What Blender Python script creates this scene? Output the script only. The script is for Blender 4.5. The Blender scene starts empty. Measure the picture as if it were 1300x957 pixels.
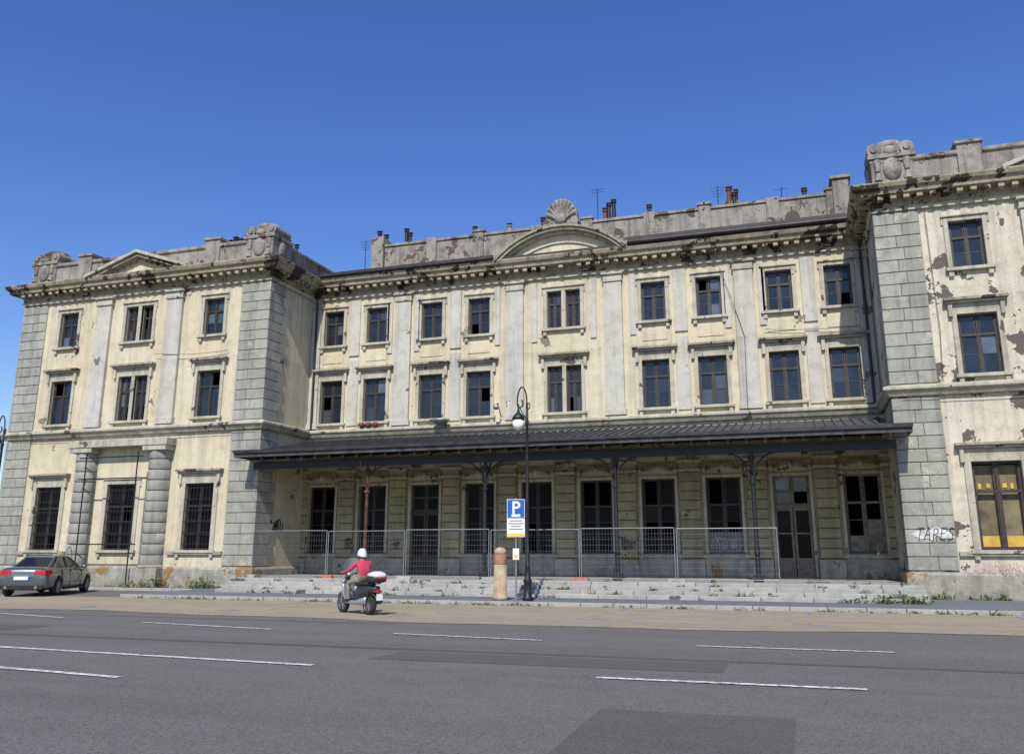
import bpy, bmesh, math, random
from mathutils import Vector, Matrix
R=math.radians
random.seed(7)
sc=bpy.context.scene
col=sc.collection
sc.view_settings.view_transform='Standard'
try: sc.view_settings.look='None'
except Exception: pass
sc.view_settings.exposure=0

# ------------------------------------------------------------ materials
M={}
def nt(name):
    m=bpy.data.materials.new(name); m.use_nodes=True
    t=m.node_tree; b=t.nodes['Principled BSDF']; M[name]=m
    return m,t,b
def N(t,typ,**k):
    n=t.nodes.new(typ)
    for a,v in k.items(): setattr(n,a,v)
    return n
def noise(t,vec,scale,detail=5,rough=.55,mscale=None):
    if mscale:
        mp=N(t,'ShaderNodeMapping'); mp.inputs['Scale'].default_value=mscale
        t.links.new(vec,mp.inputs['Vector']); vec=mp.outputs[0]
    n=N(t,'ShaderNodeTexNoise'); n.inputs['Scale'].default_value=scale
    n.inputs['Detail'].default_value=detail; n.inputs['Roughness'].default_value=rough
    t.links.new(vec,n.inputs['Vector']); return n.outputs['Fac']
def ramp(t,fac,a,b,ca=0.0,cb=1.0):
    r=N(t,'ShaderNodeMapRange'); r.inputs['From Min'].default_value=a; r.inputs['From Max'].default_value=b
    r.inputs['To Min'].default_value=ca; r.inputs['To Max'].default_value=cb
    t.links.new(fac,r.inputs['Value']); return r.outputs[0]
def mth(t,op,a,b):
    n=N(t,'ShaderNodeMath',operation=op)
    for i,v in ((0,a),(1,b)):
        if hasattr(v,'is_linked'): t.links.new(v,n.inputs[i])
        else: n.inputs[i].default_value=v
    return n.outputs[0]
def mix(t,fac,a,b,mode='MIX'):
    m=N(t,'ShaderNodeMix',data_type='RGBA',blend_type=mode)
    if hasattr(fac,'is_linked'): t.links.new(fac,m.inputs[0])
    else: m.inputs[0].default_value=fac
    for i,v in ((6,a),(7,b)):
        if hasattr(v,'is_linked'): t.links.new(v,m.inputs[i])
        else: m.inputs[i].default_value=(*v,1)
    return m.outputs[2]
def bump(t,b,h,s=.4,d=.02):
    n=N(t,'ShaderNodeBump'); n.inputs['Strength'].default_value=s; n.inputs['Distance'].default_value=d
    t.links.new(h,n.inputs['Height']); t.links.new(n.outputs[0],b.inputs['Normal'])
def simple(name,c,rough=.6,metal=0,var=.25,scale=4,bmp=0,spec=.5,coat=0):
    m,t,b=nt(name); v=N(t,'ShaderNodeTexCoord').outputs['Object']
    f=noise(t,v,scale,6)
    o=mix(t,ramp(t,f,.3,.7),tuple(x*(1-var) for x in c),tuple(min(1,x*(1+var)) for x in c))
    t.links.new(o,b.inputs['Base Color'])
    b.inputs['Roughness'].default_value=rough; b.inputs['Metallic'].default_value=metal
    b.inputs['Specular IOR Level'].default_value=spec
    b.inputs['Coat Weight'].default_value=coat
    if bmp: bump(t,b,f,bmp,.01)
    return m
def weather(name,c1,c2,grime,patch,th=.66,streak=.45,isl=0,psc=.8,grimy=.35,zg=.5):
    m,t,b=nt(name); v=N(t,'ShaderNodeTexCoord').outputs['Object']
    big=noise(t,v,.45,5,.6); o=mix(t,ramp(t,big,.35,.65),c1,c2)
    if isl:
        g=N(t,'ShaderNodeNewGeometry').outputs['Random Per Island']
        o=mix(t,ramp(t,g,0,1,0,isl),o,grime)
    st=noise(t,v,1.0,6,.65,(2.9,2.9,.14))
    o=mix(t,ramp(t,st,.47,.72,0,streak),o,grime)
    med=noise(t,v,2.1,8,.72)
    o=mix(t,ramp(t,med,.48,.70,0,grimy),o,grime)
    fine=noise(t,v,20,4,.7)
    o=mix(t,ramp(t,fine,.35,.7,0,.25),o,tuple(x*.6 for x in grime))
    if zg:   # dirt washed down from the ledges and splashed up from the ground
        sp=N(t,'ShaderNodeSeparateXYZ'); t.links.new(v,sp.inputs[0]); z=sp.outputs[2]
        for zt,L in ((13.55,1.1),(6.85,1.0),(10.2,.5)):
            a=mth(t,'MULTIPLY',ramp(t,z,zt-L,zt),ramp(t,z,zt,zt+.02,1,0))
            a=mth(t,'MULTIPLY',a,ramp(t,st,.38,.6,0,zg)); o=mix(t,a,o,grime)
        a=mth(t,'MULTIPLY',ramp(t,z,.1,2.0,1,0),ramp(t,med,.36,.6,0,zg*1.3)); o=mix(t,a,o,grime)
    pn=noise(t,v,psc,9,.66); pn=mth(t,'ADD',pn,ramp(t,big,.35,.65,-.07,.06)); pm=ramp(t,pn,th,th+.01)
    edge=mth(t,'SUBTRACT',ramp(t,pn,th-.02,th-.01),pm)
    pc=mix(t,ramp(t,fine,.35,.65),patch,tuple(x*.6 for x in patch))
    o=mix(t,mth(t,'MULTIPLY',edge,.35),o,tuple(min(.7,x*1.25) for x in c1)); o=mix(t,pm,o,pc)
    t.links.new(o,b.inputs['Base Color'])
    b.inputs['Roughness'].default_value=.93; b.inputs['Specular IOR Level'].default_value=.2
    h=mth(t,'SUBTRACT',mth(t,'ADD',fine,med),mth(t,'MULTIPLY',pm,1.5))
    bump(t,b,h,.6,.025)
    return m
weather('plaster_cream',(.66,.60,.44),(.60,.52,.345),(.30,.275,.215),(.27,.22,.165),.65,.55,grimy=.48)
weather('plaster_peeling',(.66,.615,.49),(.60,.53,.385),(.28,.26,.215),(.15,.13,.115),.58,.62,psc=.9,grimy=.6)
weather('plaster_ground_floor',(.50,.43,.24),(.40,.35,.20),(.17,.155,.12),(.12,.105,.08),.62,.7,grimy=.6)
weather('trim_stone',(.54,.51,.41),(.46,.43,.33),(.18,.17,.14),(.13,.115,.10),.61,.58,psc=1.6,grimy=.55)
weather('pilaster_plaster',(.57,.555,.49),(.51,.49,.41),(.26,.25,.22),(.21,.19,.16),.64,.58,grimy=.52)
weather('cornice_stone',(.44,.39,.28),(.35,.31,.21),(.115,.10,.08),(.065,.052,.043),.55,.65,psc=1.3,grimy=.75)
weather('quoin_stone',(.42,.42,.36),(.36,.355,.30),(.16,.16,.145),(.50,.47,.38),.60,.6,isl=.32,grimy=.55)
weather('banded_stone',(.47,.40,.235),(.38,.33,.20),(.16,.145,.11),(.11,.10,.085),.63,.65,isl=.35,grimy=.6)
weather('plinth_stone',(.43,.41,.34),(.36,.34,.28),(.16,.155,.13),(.33,.19,.09),.595,.6,grimy=.6)
weather('attic_concrete',(.36,.33,.29),(.28,.255,.22),(.09,.085,.075),(.13,.10,.08),.58,.8,grimy=.85,zg=0)
weather('step_stone',(.46,.45,.42),(.40,.385,.35),(.18,.18,.165),(.13,.13,.12),.62,.3,isl=.4,grimy=.5,zg=0)
simple('window_frame',(.035,.025,.020),.55,0,.4,6)
simple('old_wood',(.18,.15,.12),.8,0,.35,8,.4)
simple('board',(.15,.15,.14),.85,0,.25,5)
simple('interior_dark',(.006,.006,.006),.95,0,.2,1,0,.05)
simple('roof_dark',(.026,.025,.027),.6,0,.4,2)
simple('canopy_sheet',(.062,.063,.067),.8,.0,.45,2.2,.3,.3)
simple('canopy_wood',(.072,.045,.030),.85,0,.6,2.5,.3)
simple('iron_dark',(.020,.021,.024),.5,.3,.3,8)
simple('rusty_iron',(.085,.040,.026),.8,.2,.6,5,.4)
simple('galvanised',(.30,.31,.32),.5,.6,.2,9)
simple('gutter',(.040,.036,.035),.5,.4,.4,3)
simple('white_paint',(.78,.78,.76),.6,0,.08,5)
simple('black_paint',(.02,.02,.022),.5,0,.1,5)
simple('terracotta',(.15,.055,.04),.8,0,.4,6)
simple('fence_foot',(.42,.13,.06),.8,0,.3,6)
simple('graffiti_white',(.55,.55,.54),.9,0,.35,6)
simple('graffiti_grey',(.36,.37,.39),.85,0,.2,9)
simple('graffiti_pink',(.50,.22,.26),.85,0,.2,9)
def glassmat(name,lo,hi,hs=.86,spec=.55,r0=.04,r1=.22):
    m,t,b=nt(name)
    g=N(t,'ShaderNodeNewGeometry').outputs['Random Per Island']
    v=N(t,'ShaderNodeTexCoord').outputs['Object']; f=noise(t,v,1.4,5)
    o=mix(t,ramp(t,g,hs,1),lo,hi); o=mix(t,ramp(t,f,.4,.75,0,.6),o,tuple(x*2.2+.004 for x in lo))
    t.links.new(o,b.inputs['Base Color']); t.links.new(ramp(t,f,.3,.7,r0,r1),b.inputs['Roughness'])
    b.inputs['Specular IOR Level'].default_value=spec
    bump(t,b,noise(t,v,1.2,2),.3,.04)
glassmat('window_glass',(.010,.015,.024),(.11,.14,.18),.84,.5)
glassmat('dirty_glass',(.005,.005,.005),(.020,.020,.019),.8,.08,.15,.4)
simple('shop_glow',(.13,.105,.055),.7,0,.8,1.1)
simple('shop_yellow',(.50,.33,.05),.7,0,.3,3)
def ground(name,c1,c2,dark,scale=.35,crack=.6,spk=.5,csc=.17,st=(.12,1,1)):
    m,t,b=nt(name); v=N(t,'ShaderNodeTexCoord').outputs['Object']
    n1=noise(t,v,scale,7,.6,st); o=mix(t,ramp(t,n1,.35,.65),c1,c2)
    n2=noise(t,v,1.3,8,.75); o=mix(t,ramp(t,n2,.44,.70,0,.6),o,dark)
    n5=noise(t,v,.9,4,.6,(.06,1.6,1)); o=mix(t,ramp(t,n5,.45,.65,0,.45),o,dark)
    n6=noise(t,v,12,4,.75); o=mix(t,ramp(t,n6,.48,.68,0,.5),o,tuple(x*1.45 for x in c2))
    n3=noise(t,v,50,3,.8); o=mix(t,ramp(t,n3,.44,.62,0,spk),o,tuple(x*2.2 for x in c2))
    n4=noise(t,v,24,3,.8); o=mix(t,ramp(t,n4,.5,.66,0,.65),o,tuple(x*.4 for x in dark))
    if crack:
        vo=N(t,'ShaderNodeTexVoronoi',feature='DISTANCE_TO_EDGE'); vo.inputs['Scale'].default_value=csc
        w=N(t,'ShaderNodeMix',data_type='RGBA'); w.inputs[0].default_value=.25
        nn=N(t,'ShaderNodeTexNoise'); nn.inputs['Scale'].default_value=1.1; nn.inputs['Detail'].default_value=7
        t.links.new(v,nn.inputs['Vector']); t.links.new(v,w.inputs[6]); t.links.new(nn.outputs['Color'],w.inputs[7])
        t.links.new(w.outputs[2],vo.inputs['Vector'])
        cm=mth(t,'MULTIPLY',ramp(t,vo.outputs['Distance'],.0,.0035,crack,0),ramp(t,n2,.45,.55))
        o=mix(t,cm,o,tuple(x*.5 for x in dark))
    t.links.new(o,b.inputs['Base Color']); b.inputs['Roughness'].default_value=.93; b.inputs['Specular IOR Level'].default_value=.2
    bump(t,b,mth(t,'ADD',n3,n6),.8,.015)
ground('asphalt',(.112,.106,.099),(.138,.131,.122),(.080,.076,.071),crack=.3)
ground('asphalt_patch',(.085,.082,.078),(.105,.10,.095),(.06,.058,.055),crack=0)
ground('asphalt_parking',(.37,.315,.23),(.29,.25,.185),(.16,.142,.115),crack=.6,csc=.3,spk=.3)
ground('sidewalk_asphalt',(.17,.18,.20),(.135,.14,.155),(.085,.088,.095),crack=.5,csc=.4)
ground('terrain',(.16,.14,.11),(.12,.12,.08),(.07,.08,.05),.1,0)
ground('kerb_stone',(.40,.39,.36),(.33,.32,.29),(.18,.17,.15),.5,0,.2)
m,t,b=nt('road_paint'); v=N(t,'ShaderNodeTexCoord').outputs['Object']
f=noise(t,v,9,8,.75); o=mix(t,ramp(t,f,.46,.60),(.70,.70,.68),(.17,.165,.155)); t.links.new(o,b.inputs['Base Color']); b.inputs['Roughness'].default_value=.8
m,t,b=nt('blue_paint'); v=N(t,'ShaderNodeTexCoord').outputs['Object']
f=noise(t,v,7,8,.75); o=mix(t,ramp(t,f,.48,.6),(.06,.20,.50),(.27,.235,.18)); t.links.new(o,b.inputs['Base Color']); b.inputs['Roughness'].default_value=.8
m,t,b=nt('leaves'); g=N(t,'ShaderNodeNewGeometry').outputs['Random Per Island']
o=mix(t,g,(.035,.075,.015),(.12,.17,.035)); t.links.new(o,b.inputs['Base Color']); b.inputs['Roughness'].default_value=.7

# ------------------------------------------------------------ mesh builder
class MB:
    def __init__(s): s.v=[];s.f=[];s.m=[];s.n=[];s.s=[]
    def mi(s,m):
        if m not in s.n: s.n.append(m)
        return s.n.index(m)
    def add(s,vs,fs,m,sm=False):
        b=len(s.v); s.v+= [tuple(x) for x in vs]; k=s.mi(m)
        for f in fs: s.f.append([b+i for i in f]); s.m.append(k); s.s.append(sm)
    def hexa(s,p,m): s.add(p,[(0,3,2,1),(4,5,6,7),(0,1,5,4),(1,2,6,5),(2,3,7,6),(3,0,4,7)],m)
    def box(s,x0,x1,y0,y1,z0,z1,m):
        s.hexa([(x0,y0,z0),(x1,y0,z0),(x1,y1,z0),(x0,y1,z0),(x0,y0,z1),(x1,y0,z1),(x1,y1,z1),(x0,y1,z1)],m)
    def quad(s,a,b,c,d,m): s.add([a,b,c,d],[(0,1,2,3)],m)
    def cyl(s,p0,p1,r0,r1=None,n=10,m='iron_dark',cap=True):
        if r1 is None: r1=r0
        p0=Vector(p0);p1=Vector(p1);d=(p1-p0).normalized()
        a=d.orthogonal().normalized(); b=d.cross(a)
        vs=[];
        for p,r in((p0,r0),(p1,r1)):
            for i in range(n):
                t=2*math.pi*i/n; vs.append(p+a*math.cos(t)*r+b*math.sin(t)*r)
        s.add(vs,[(i,(i+1)%n,n+(i+1)%n,n+i) for i in range(n)],m,True)
        if cap:
            s.add(vs[:n],[tuple(range(n))[::-1]],m); s.add(vs[n:],[tuple(range(n))],m)
    def tube(s,pts,r,m,n=6):
        for a,b in zip(pts,pts[1:]): s.cyl(a,b,r,r,n,m)
    def lathe(s,c,prof,n,m,sm=True):
        vs=[];
        for r,z in prof:
            for i in range(n):
                t=2*math.pi*i/n; vs.append((c[0]+r*math.cos(t),c[1]+r*math.sin(t),c[2]+z))
        fs=[]
        for k in range(len(prof)-1):
            for i in range(n):
                j=(i+1)%n; fs.append((k*n+i,k*n+j,(k+1)*n+j,(k+1)*n+i))
        fs.append(tuple(range(n))[::-1]); L=(len(prof)-1)*n; fs.append(tuple(range(L,L+n)))
        s.add(vs,fs,m,sm)
    def ell(s,c,r,m,n=12,k=8):
        vs=[(c[0],c[1],c[2]-r[2])]
        for a in range(1,k):
            ph=-math.pi/2+math.pi*a/k
            for i in range(n):
                t=2*math.pi*i/n; vs.append((c[0]+r[0]*math.cos(ph)*math.cos(t),c[1]+r[1]*math.cos(ph)*math.sin(t),c[2]+r[2]*math.sin(ph)))
        vs.append((c[0],c[1],c[2]+r[2])); fs=[]
        for i in range(n):
            j=(i+1)%n; fs.append((0,1+j,1+i)); fs.append((len(vs)-1,1+(k-2)*n+i,1+(k-2)*n+j))
            for a in range(k-2): fs.append((1+a*n+i,1+a*n+j,1+(a+1)*n+j,1+(a+1)*n+i))
        s.add(vs,fs,m,True)
    def prism(s,poly,y0,y1,m):   # poly in xz
        n=len(poly); vs=[(x,y0,z) for x,z in poly]+[(x,y1,z) for x,z in poly]
        s.add(vs,[tuple(range(n)),tuple(range(n,2*n))[::-1]]+[(i,n+i,n+(i+1)%n,(i+1)%n) for i in range(n)],m)
    def sweep(s,path,prof,m):
        rows=[]
        P=[Vector(p) for p in path]
        for i,p in enumerate(P):
            ns=[]
            if i>0: d=(P[i]-P[i-1]).normalized(); ns.append(Vector((d.y,-d.x)))
            if i<len(P)-1: d=(P[i+1]-P[i]).normalized(); ns.append(Vector((d.y,-d.x)))
            o=ns[0] if len(ns)==1 else (ns[0]+ns[1])/(1+ns[0].dot(ns[1]))
            rows.append([(p.x+o.x*a,p.y+o.y*a,z) for a,z in prof])
        k=len(prof); vs=[q for r in rows for q in r]; fs=[]
        for i in range(len(rows)-1):
            for j in range(k):
                j2=(j+1)%k; fs.append((i*k+j,(i+1)*k+j,(i+1)*k+j2,i*k+j2))
        fs.append(tuple(range(k))); fs.append(tuple(range((len(rows)-1)*k,len(rows)*k))[::-1])
        s.add(vs,fs,m)
    def obj(s,name,parent=None,bevel=0,loc=None,rot=None):
        me=bpy.data.meshes.new(name); me.from_pydata(s.v,[],s.f); me.update()
        for n in s.n: me.materials.append(M[n])
        me.polygons.foreach_set('material_index',s.m); me.polygons.foreach_set('use_smooth',s.s)
        bm=bmesh.new(); bm.from_mesh(me); bmesh.ops.recalc_face_normals(bm,faces=bm.faces); bm.to_mesh(me); bm.free()
        o=bpy.data.objects.new(name,me); col.objects.link(o)
        if parent: o.parent=parent
        if loc: o.location=loc
        if rot: o.rotation_euler=rot
        if bevel:
            b=o.modifiers.new('bevel','BEVEL'); b.width=bevel; b.segments=1; b.limit_method='ANGLE'
        return o
def empty(name,loc=(0,0,0),rz=0):
    e=bpy.data.objects.new(name,None); e.empty_display_size=.5; e.location=loc; e.rotation_euler=(0,0,rz); col.objects.link(e); return e

# ------------------------------------------------------------ building
B=empty('railway_station_building')
CX=-9.42; XL=-22.1; XR=3.3; WY=-3.8
wall=MB(); trim=MB(); win=MB(); quo=MB(); corn=MB(); pil=MB()

def wallp(x0,x1,z0,z1,y,ops,m,dep=.30):
    xs=sorted({x0,x1}|{o[0] for o in ops}|{o[1] for o in ops}); zs=sorted({z0,z1}|{o[2] for o in ops}|{o[3] for o in ops})
    for a,b in zip(xs,xs[1:]):
        for c,d in zip(zs,zs[1:]):
            mx=(a+b)/2; mz=(c+d)/2
            if any(o[0]<mx<o[1] and o[2]<mz<o[3] for o in ops): continue
            wall.quad((a,y,c),(b,y,c),(b,y,d),(a,y,d),m)
    for a,b,c,d in ops:
        wall.quad((a,y,c),(a,y+dep,c),(a,y+dep,d),(a,y,d),m); wall.quad((b,y,c),(b,y+dep,c),(b,y+dep,d),(b,y,d),m)
        wall.quad((a,y,c),(b,y,c),(b,y+dep,c),(a,y+dep,c),m); wall.quad((a,y,d),(b,y,d),(b,y+dep,d),(a,y+dep,d),m)

def pane(x0,x1,z0,z1,y,g,miss=.06):
    if random.random()<miss: return
    j=random.uniform(-.006,.006); k=random.uniform(-.006,.006)
    win.quad((x0,y+j,z0),(x1,y-j,z0),(x1,y-j+k,z1),(x0,y+j+k,z1),g)
def window(xc,z0,z1,w,y,g='window_glass',fr='window_frame',tr=.66,leaves=2,bars=1,miss=.05):
    y0=y+.15; x0=xc-w/2; x1=xc+w/2; t=.075
    win.box(x0,x0+t,y0,y0+.09,z0,z1,fr); win.box(x1-t,x1,y0,y0+.09,z0,z1,fr)
    win.box(x0+t,x1-t,y0,y0+.09,z1-t,z1,fr); win.box(x0+t,x1-t,y0,y0+.09,z0,z0+t,fr)
    zt=z0+(z1-z0)*tr
    win.box(x0+t,x1-t,y0-.02,y0+.08,zt-.045,zt+.045,fr)
    cols=[]
    if leaves==2:
        win.box(xc-.05,xc+.05,y0-.012,y0+.085,z0+t,zt-.045,fr); win.box(xc-.03,xc+.03,y0+.005,y0+.08,zt+.045,z1-t,fr)
        cols=[(x0+t,xc-.05),(xc+.05,x1-t)]
    else: cols=[(x0+t,x1-t)]
    for a,b in cols:
        for (c,d) in ((z0+t,zt-.045),(zt+.045,z1-t)):
            win.box(a,a+.035,y0+.02,y0+.06,c,d,fr); win.box(b-.035,b,y0+.02,y0+.06,c,d,fr)
        n=bars
        h=(zt-.045-z0-t)/(n+1)
        for i in range(n+1):
            c=z0+t+i*h
            if i: win.box(a+.035,b-.035,y0+.024,y0+.056,c-.015,c+.015,fr)
            pane(a+.035,b-.035,c+.015,c+h-.015,y0+.04,g,miss)
        pane(a+.035,b-.035,zt+.045,z1-t,y0+.04,g,miss)
def surround(xc,z0,z1,w,y,hood=False,T='trim_stone',f=.16):
    x0=xc-w/2;x1=xc+w/2
    trim.box(x0-f,x0,y-.06,y+.04,z0,z1+f,T); trim.box(x1,x1+f,y-.06,y+.04,z0,z1+f,T); trim.box(x0,x1,y-.055,y+.04,z1,z1+f,T)
    trim.box(x0-f-.08,x1+f+.08,y-.17,y+.04,z0-.12,z0,T)
    trim.box(x0-f,x0-f+.16,y-.11,y+.04,z0-.32,z0-.12,T); trim.box(x1+f-.16,x1+f,y-.11,y+.04,z0-.32,z0-.12,T)
    if hood:
        hz=z1+f
        trim.box(x0-f+.02,x1+f-.02,y-.05,y+.03,hz,hz+.22,T)
        trim.box(x0-f-.10,x0-f+.04,y-.15,y+.04,hz-.25,hz+.22,T); trim.box(x1+f-.04,x1+f+.10,y-.15,y+.04,hz-.25,hz+.22,T)
        trim.box(x0-f-.16,x1+f+.16,y-.2,y+.04,hz+.22,hz+.30,T); trim.box(x0-f-.22,x1+f+.22,y-.29,y+.04,hz+.30,hz+.40,'cornice_stone')
    else:
        trim.box(x0-f-.06,x1+f+.06,y-.12,y+.04,z1+f,z1+f+.07,T)
        trim.box(x0-f-.07,x0-f,y-.05,y+.04,z1-.12,z1+f,T); trim.box(x1+f,x1+f+.07,y-.05,y+.04,z1-.12,z1+f,T)

# centre block
offs=[-11.5,-9.2,-6.35,-4.0,4.0,6.35,9.2,11.5]
ops=[]
for o in offs: ops+= [(CX+o-.52,CX+o+.52,11.22,12.94),(CX+o-.58,CX+o+.58,7.45,9.5)]
for z0,z1,w in((11.22,12.94,.66),(7.45,9.5,.68)):
    for s in(-1,1):
        c=CX+s*.43; ops.append((c-w/2,c+w/2,z0,z1))
wallp(XL,XR,6.6,13.9,0,ops,'plaster_cream')
gops=[]; gx=[CX+1.3+2.6*k for k in range(-5,5)]
for i,x in enumerate(gx): gops.append((x-.68,x+.68,.62 if i in(2,8) else 1.5,4.5))
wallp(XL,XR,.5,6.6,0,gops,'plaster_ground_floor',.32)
wall.quad((XL,.9,.3),(XR,.9,.3),(XR,.9,14),(XL,.9,14),'interior_dark')
for o in offs:
    x=CX+o
    window(x,11.22,12.94,1.04,0); surround(x,11.22,12.94,1.04,0)
    window(x,7.45,9.5,1.16,0); surround(x,7.45,9.5,1.16,0,True)
    trim.box(x-.55,x+.55,-.03,.03,10.35,10.85,'plaster_cream')
for z0,z1,w,h in((11.22,12.94,.66,False),(7.45,9.5,.68,True)):
    for s in(-1,1): window(CX+s*.43,z0,z1,w,0,leaves=2,bars=1)
    surround(CX,z0,z1,1.54,0,h); trim.box(CX-.09,CX+.09,-.05,.1,z0,z1,'trim_stone')
for o in(-7.8,-2.25,2.25,7.8,-12.42,12.42):
    w=.4 if abs(o)<12 else .24; x=CX+o
    pil.box(x-w,x+w,-.14,.03,7.35,13.1,'pilaster_plaster')
    pil.box(x-w-.06,x+w+.06,-.2,.03,7.2,7.45,'pilaster_plaster')
    pil.box(x-w-.05,x+w+.05,-.19,.03,13.1,13.2,'trim_stone'); pil.box(x-w-.02,x+w+.02,-.16,.03,13.2,13.42,'pilaster_plaster')
    pil.box(x-w-.09,x+w+.09,-.24,.03,13.42,13.52,'trim_stone')
for o in(-10.35,-5.15,5.15,10.35):
    x=CX+o; pil.box(x-.27,x+.27,-.075,.03,10.65,13.4,'pilaster_plaster'); pil.box(x-.27,x+.27,-.06,.03,7.3,10.45,'pilaster_plaster')
for o in(-3.1,3.1,-1.35,1.35,-7.1,7.1,-8.5,8.5):
    x=CX+o; pil.box(x-.13,x+.13,-.06,.03,10.65,13.4,'pilaster_plaster')
def band(path,prof,m='trim_stone',mb=trim): mb.sweep(path,prof,m)
cpath=[(XL,0),(XR,0)]
band(cpath,[(-.05,6.78),(.14,6.78),(.22,6.92),(.30,7.0),(.30,7.10),(.12,7.16),(-.05,7.16)])
band(cpath,[(-.05,13.52),(.12,13.52),(.12,13.62),(.18,13.66),(-.05,13.66)])
CP=[(-.05,13.66),(.10,13.66),(.10,13.84),(.16,13.88),(.16,14.02),(.56,14.04),(.60,14.20),(.70,14.26),(.76,14.40),(.76,14.45),(-.05,14.50)]
corn.sweep(cpath,[(a,z+.006) for a,z in CP],'cornice_stone')
def modillions(x0,x1,y,axis='x',sp=.42):
    n=int(abs(x1-x0)/sp)
    for i in range(n+1):
        if random.random()<.045: continue
        c=x0+(x1-x0)*(i+.5)/(n+1)
        if axis=='x': corn.box(c-.1,c+.1,y-.5,y-.1,13.87,14.03,'cornice_stone')
        elif axis=='xp': corn.box(y+.1,y+.5,c-.1,c+.1,13.87,14.03,'cornice_stone')
        else: corn.box(y-.5,y-.1,c-.1,c+.1,13.87,14.03,'cornice_stone')
modillions(XL+.8,XR-.8,0)
def courses(mb,x0,x1,y0,y1,z0,z1,m,h=.42,gap=.025):
    n=max(1,round((z1-z0)/h)); h=(z1-z0)/n
    for i in range(n):
        a=z0+i*h; mb.box(x0,x1,y0,y1,a,a+h-gap,m)
px=[CX+2.6*k for k in range(-4,5)]
for x in px+[XL+.12,XR-.12]:
    w=.40 if XL+1<x<XR-1 else .14
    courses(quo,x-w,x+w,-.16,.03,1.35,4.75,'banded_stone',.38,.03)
    trim.box(x-w-.07,x+w+.07,-.24,.03,.6,1.3,'plinth_stone')
    trim.box(x-w-.05,x+w+.05,-.22,.03,4.75,4.88,'trim_stone'); trim.box(x-w,x+w,-.18,.03,4.88,5.12,'banded_stone'); trim.box(x-w-.09,x+w+.09,-.28,.03,5.12,5.24,'trim_stone')
band(cpath,[(-.05,5.24),(.16,5.24),(.16,5.42),(.26,5.5),(.26,5.6),(-.05,5.6)])
for i,x in enumerate(gx):
    door=i in(2,8)
    trim.box(x-.80,x-.68,-.07,.03,.6 if door else 1.5,4.62,'trim_stone'); trim.box(x+.68,x+.80,-.07,.03,.6 if door else 1.5,4.62,'trim_stone'); trim.box(x-.68,x+.68,-.065,.03,4.5,4.62,'trim_stone')
    trim.box(x-.82,x+.82,-.05,.03,4.66,5.14,'banded_stone')
    arc=[(x+.62*math.cos(a),4.70+.36*math.sin(a)) for a in [math.pi*k/12 for k in range(13)]]
    trim.prism(arc,-.13,.02,'trim_stone')
    for s in(-1,1):
        for k in range(5): trim.ell((x+s*(.18+.11*k),-.12,4.93-.035*k),(.075,.07,.06),'banded_stone',7,5)
        trim.cyl((x+s*.72,-.14,4.80),(x+s*.72,.02,4.80),.09,.09,10,'trim_stone')
    trim.ell((x,-.14,4.9),(.13,.09,.16),'trim_stone',9,6)
    if door:
        fr='window_frame' if i==2 else 'old_wood'
        window(x,3.35,4.5,1.36,.02,'dirty_glass' if i==2 else 'window_glass',fr,tr=.5,bars=0)
        win.box(x-.68,x+.68,.12,.3,3.27,3.36,fr)
        for s in(-1,1):
            a=x-.68 if s<0 else x+.01; b=a+.66
            win.box(a,a+.09,.16,.22,.62,3.27,fr); win.box(b-.09,b,.16,.22,.62,3.27,fr); win.box(a+.09,b-.09,.16,.22,3.15,3.27,fr)
            win.box(a+.09,b-.09,.165,.215,.62,1.35,fr); win.box(a+.09,b-.09,.16,.22,2.25,2.31,fr)
            pane(a+.09,b-.09,1.35,2.25,.19,'dirty_glass',0); pane(a+.09,b-.09,2.31,3.15,.19,'dirty_glass',0)
            win.box(a+.16,b-.16,.145,.165,.75,1.2,fr)
    else:
        window(x,1.5,4.5,1.36,.02,'window_glass' if i==9 else 'dirty_glass','old_wood' if i in(9,) else 'window_frame',tr=.64,bars=2,miss=.25)
        if i==7: win.box(x-.66,x+.66,.10,.125,1.52,2.35,'board')
        trim.box(x-.92,x+.92,-.15,.03,1.34,1.5,'plinth_stone')
        trim.box(x-.88,x+.88,-.08,.03,.6,1.34,'plinth_stone')
a0=math.asin(3.05/4.12); zc=15.8-4.12
def arcband(r0,r1,y0,y1,m,n=28):
    for i in range(n):
        t0=-a0+2*a0*i/n; t1=-a0+2*a0*(i+1)/n
        P=[(CX+r*math.sin(t),zc+r*math.cos(t)) for r,t in((r0,t0),(r1,t0),(r1,t1),(r0,t1))]
        corn.prism(P,y0,y1,m)
arcband(3.78,3.9,-.5,-.02,'trim_stone'); arcband(3.9,4.02,-.72,-.02,'trim_stone'); arcband(4.02,4.12,-.82,-.01,'cornice_stone')
poly=[(CX+3.8*math.sin(-a0+2*a0*i/24),zc+3.8*math.cos(-a0+2*a0*i/24)) for i in range(25)]
corn.prism(poly,-.30,.4,'plaster_cream')
arcp=[(CX+3.42*math.sin(-.62+1.24*i/16),zc+3.42*math.cos(-.62+1.24*i/16)) for i in range(17)]
for (xa,za),(xb,zb) in zip(arcp,arcp[1:]): corn.hexa([(xa,-.37,za-.05),(xb,-.37,zb-.05),(xb,-.29,zb-.05),(xa,-.29,za-.05),(xa,-.37,za+.05),(xb,-.37,zb+.05),(xb,-.29,zb+.05),(xa,-.29,za+.05)],'trim_stone')
orn=MB()
orn.box(CX-.78,CX+.78,-.35,.45,15.70,16.02,'attic_concrete')
pp=[(CX+.72*math.sin(t)*(1 if abs(t)<1.9 else .95),16.45+.82*math.cos(t)) for t in [(-2.2+4.4*i/22) for i in range(23)]]
orn.prism(pp,-.15,.3,'attic_concrete')
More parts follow.
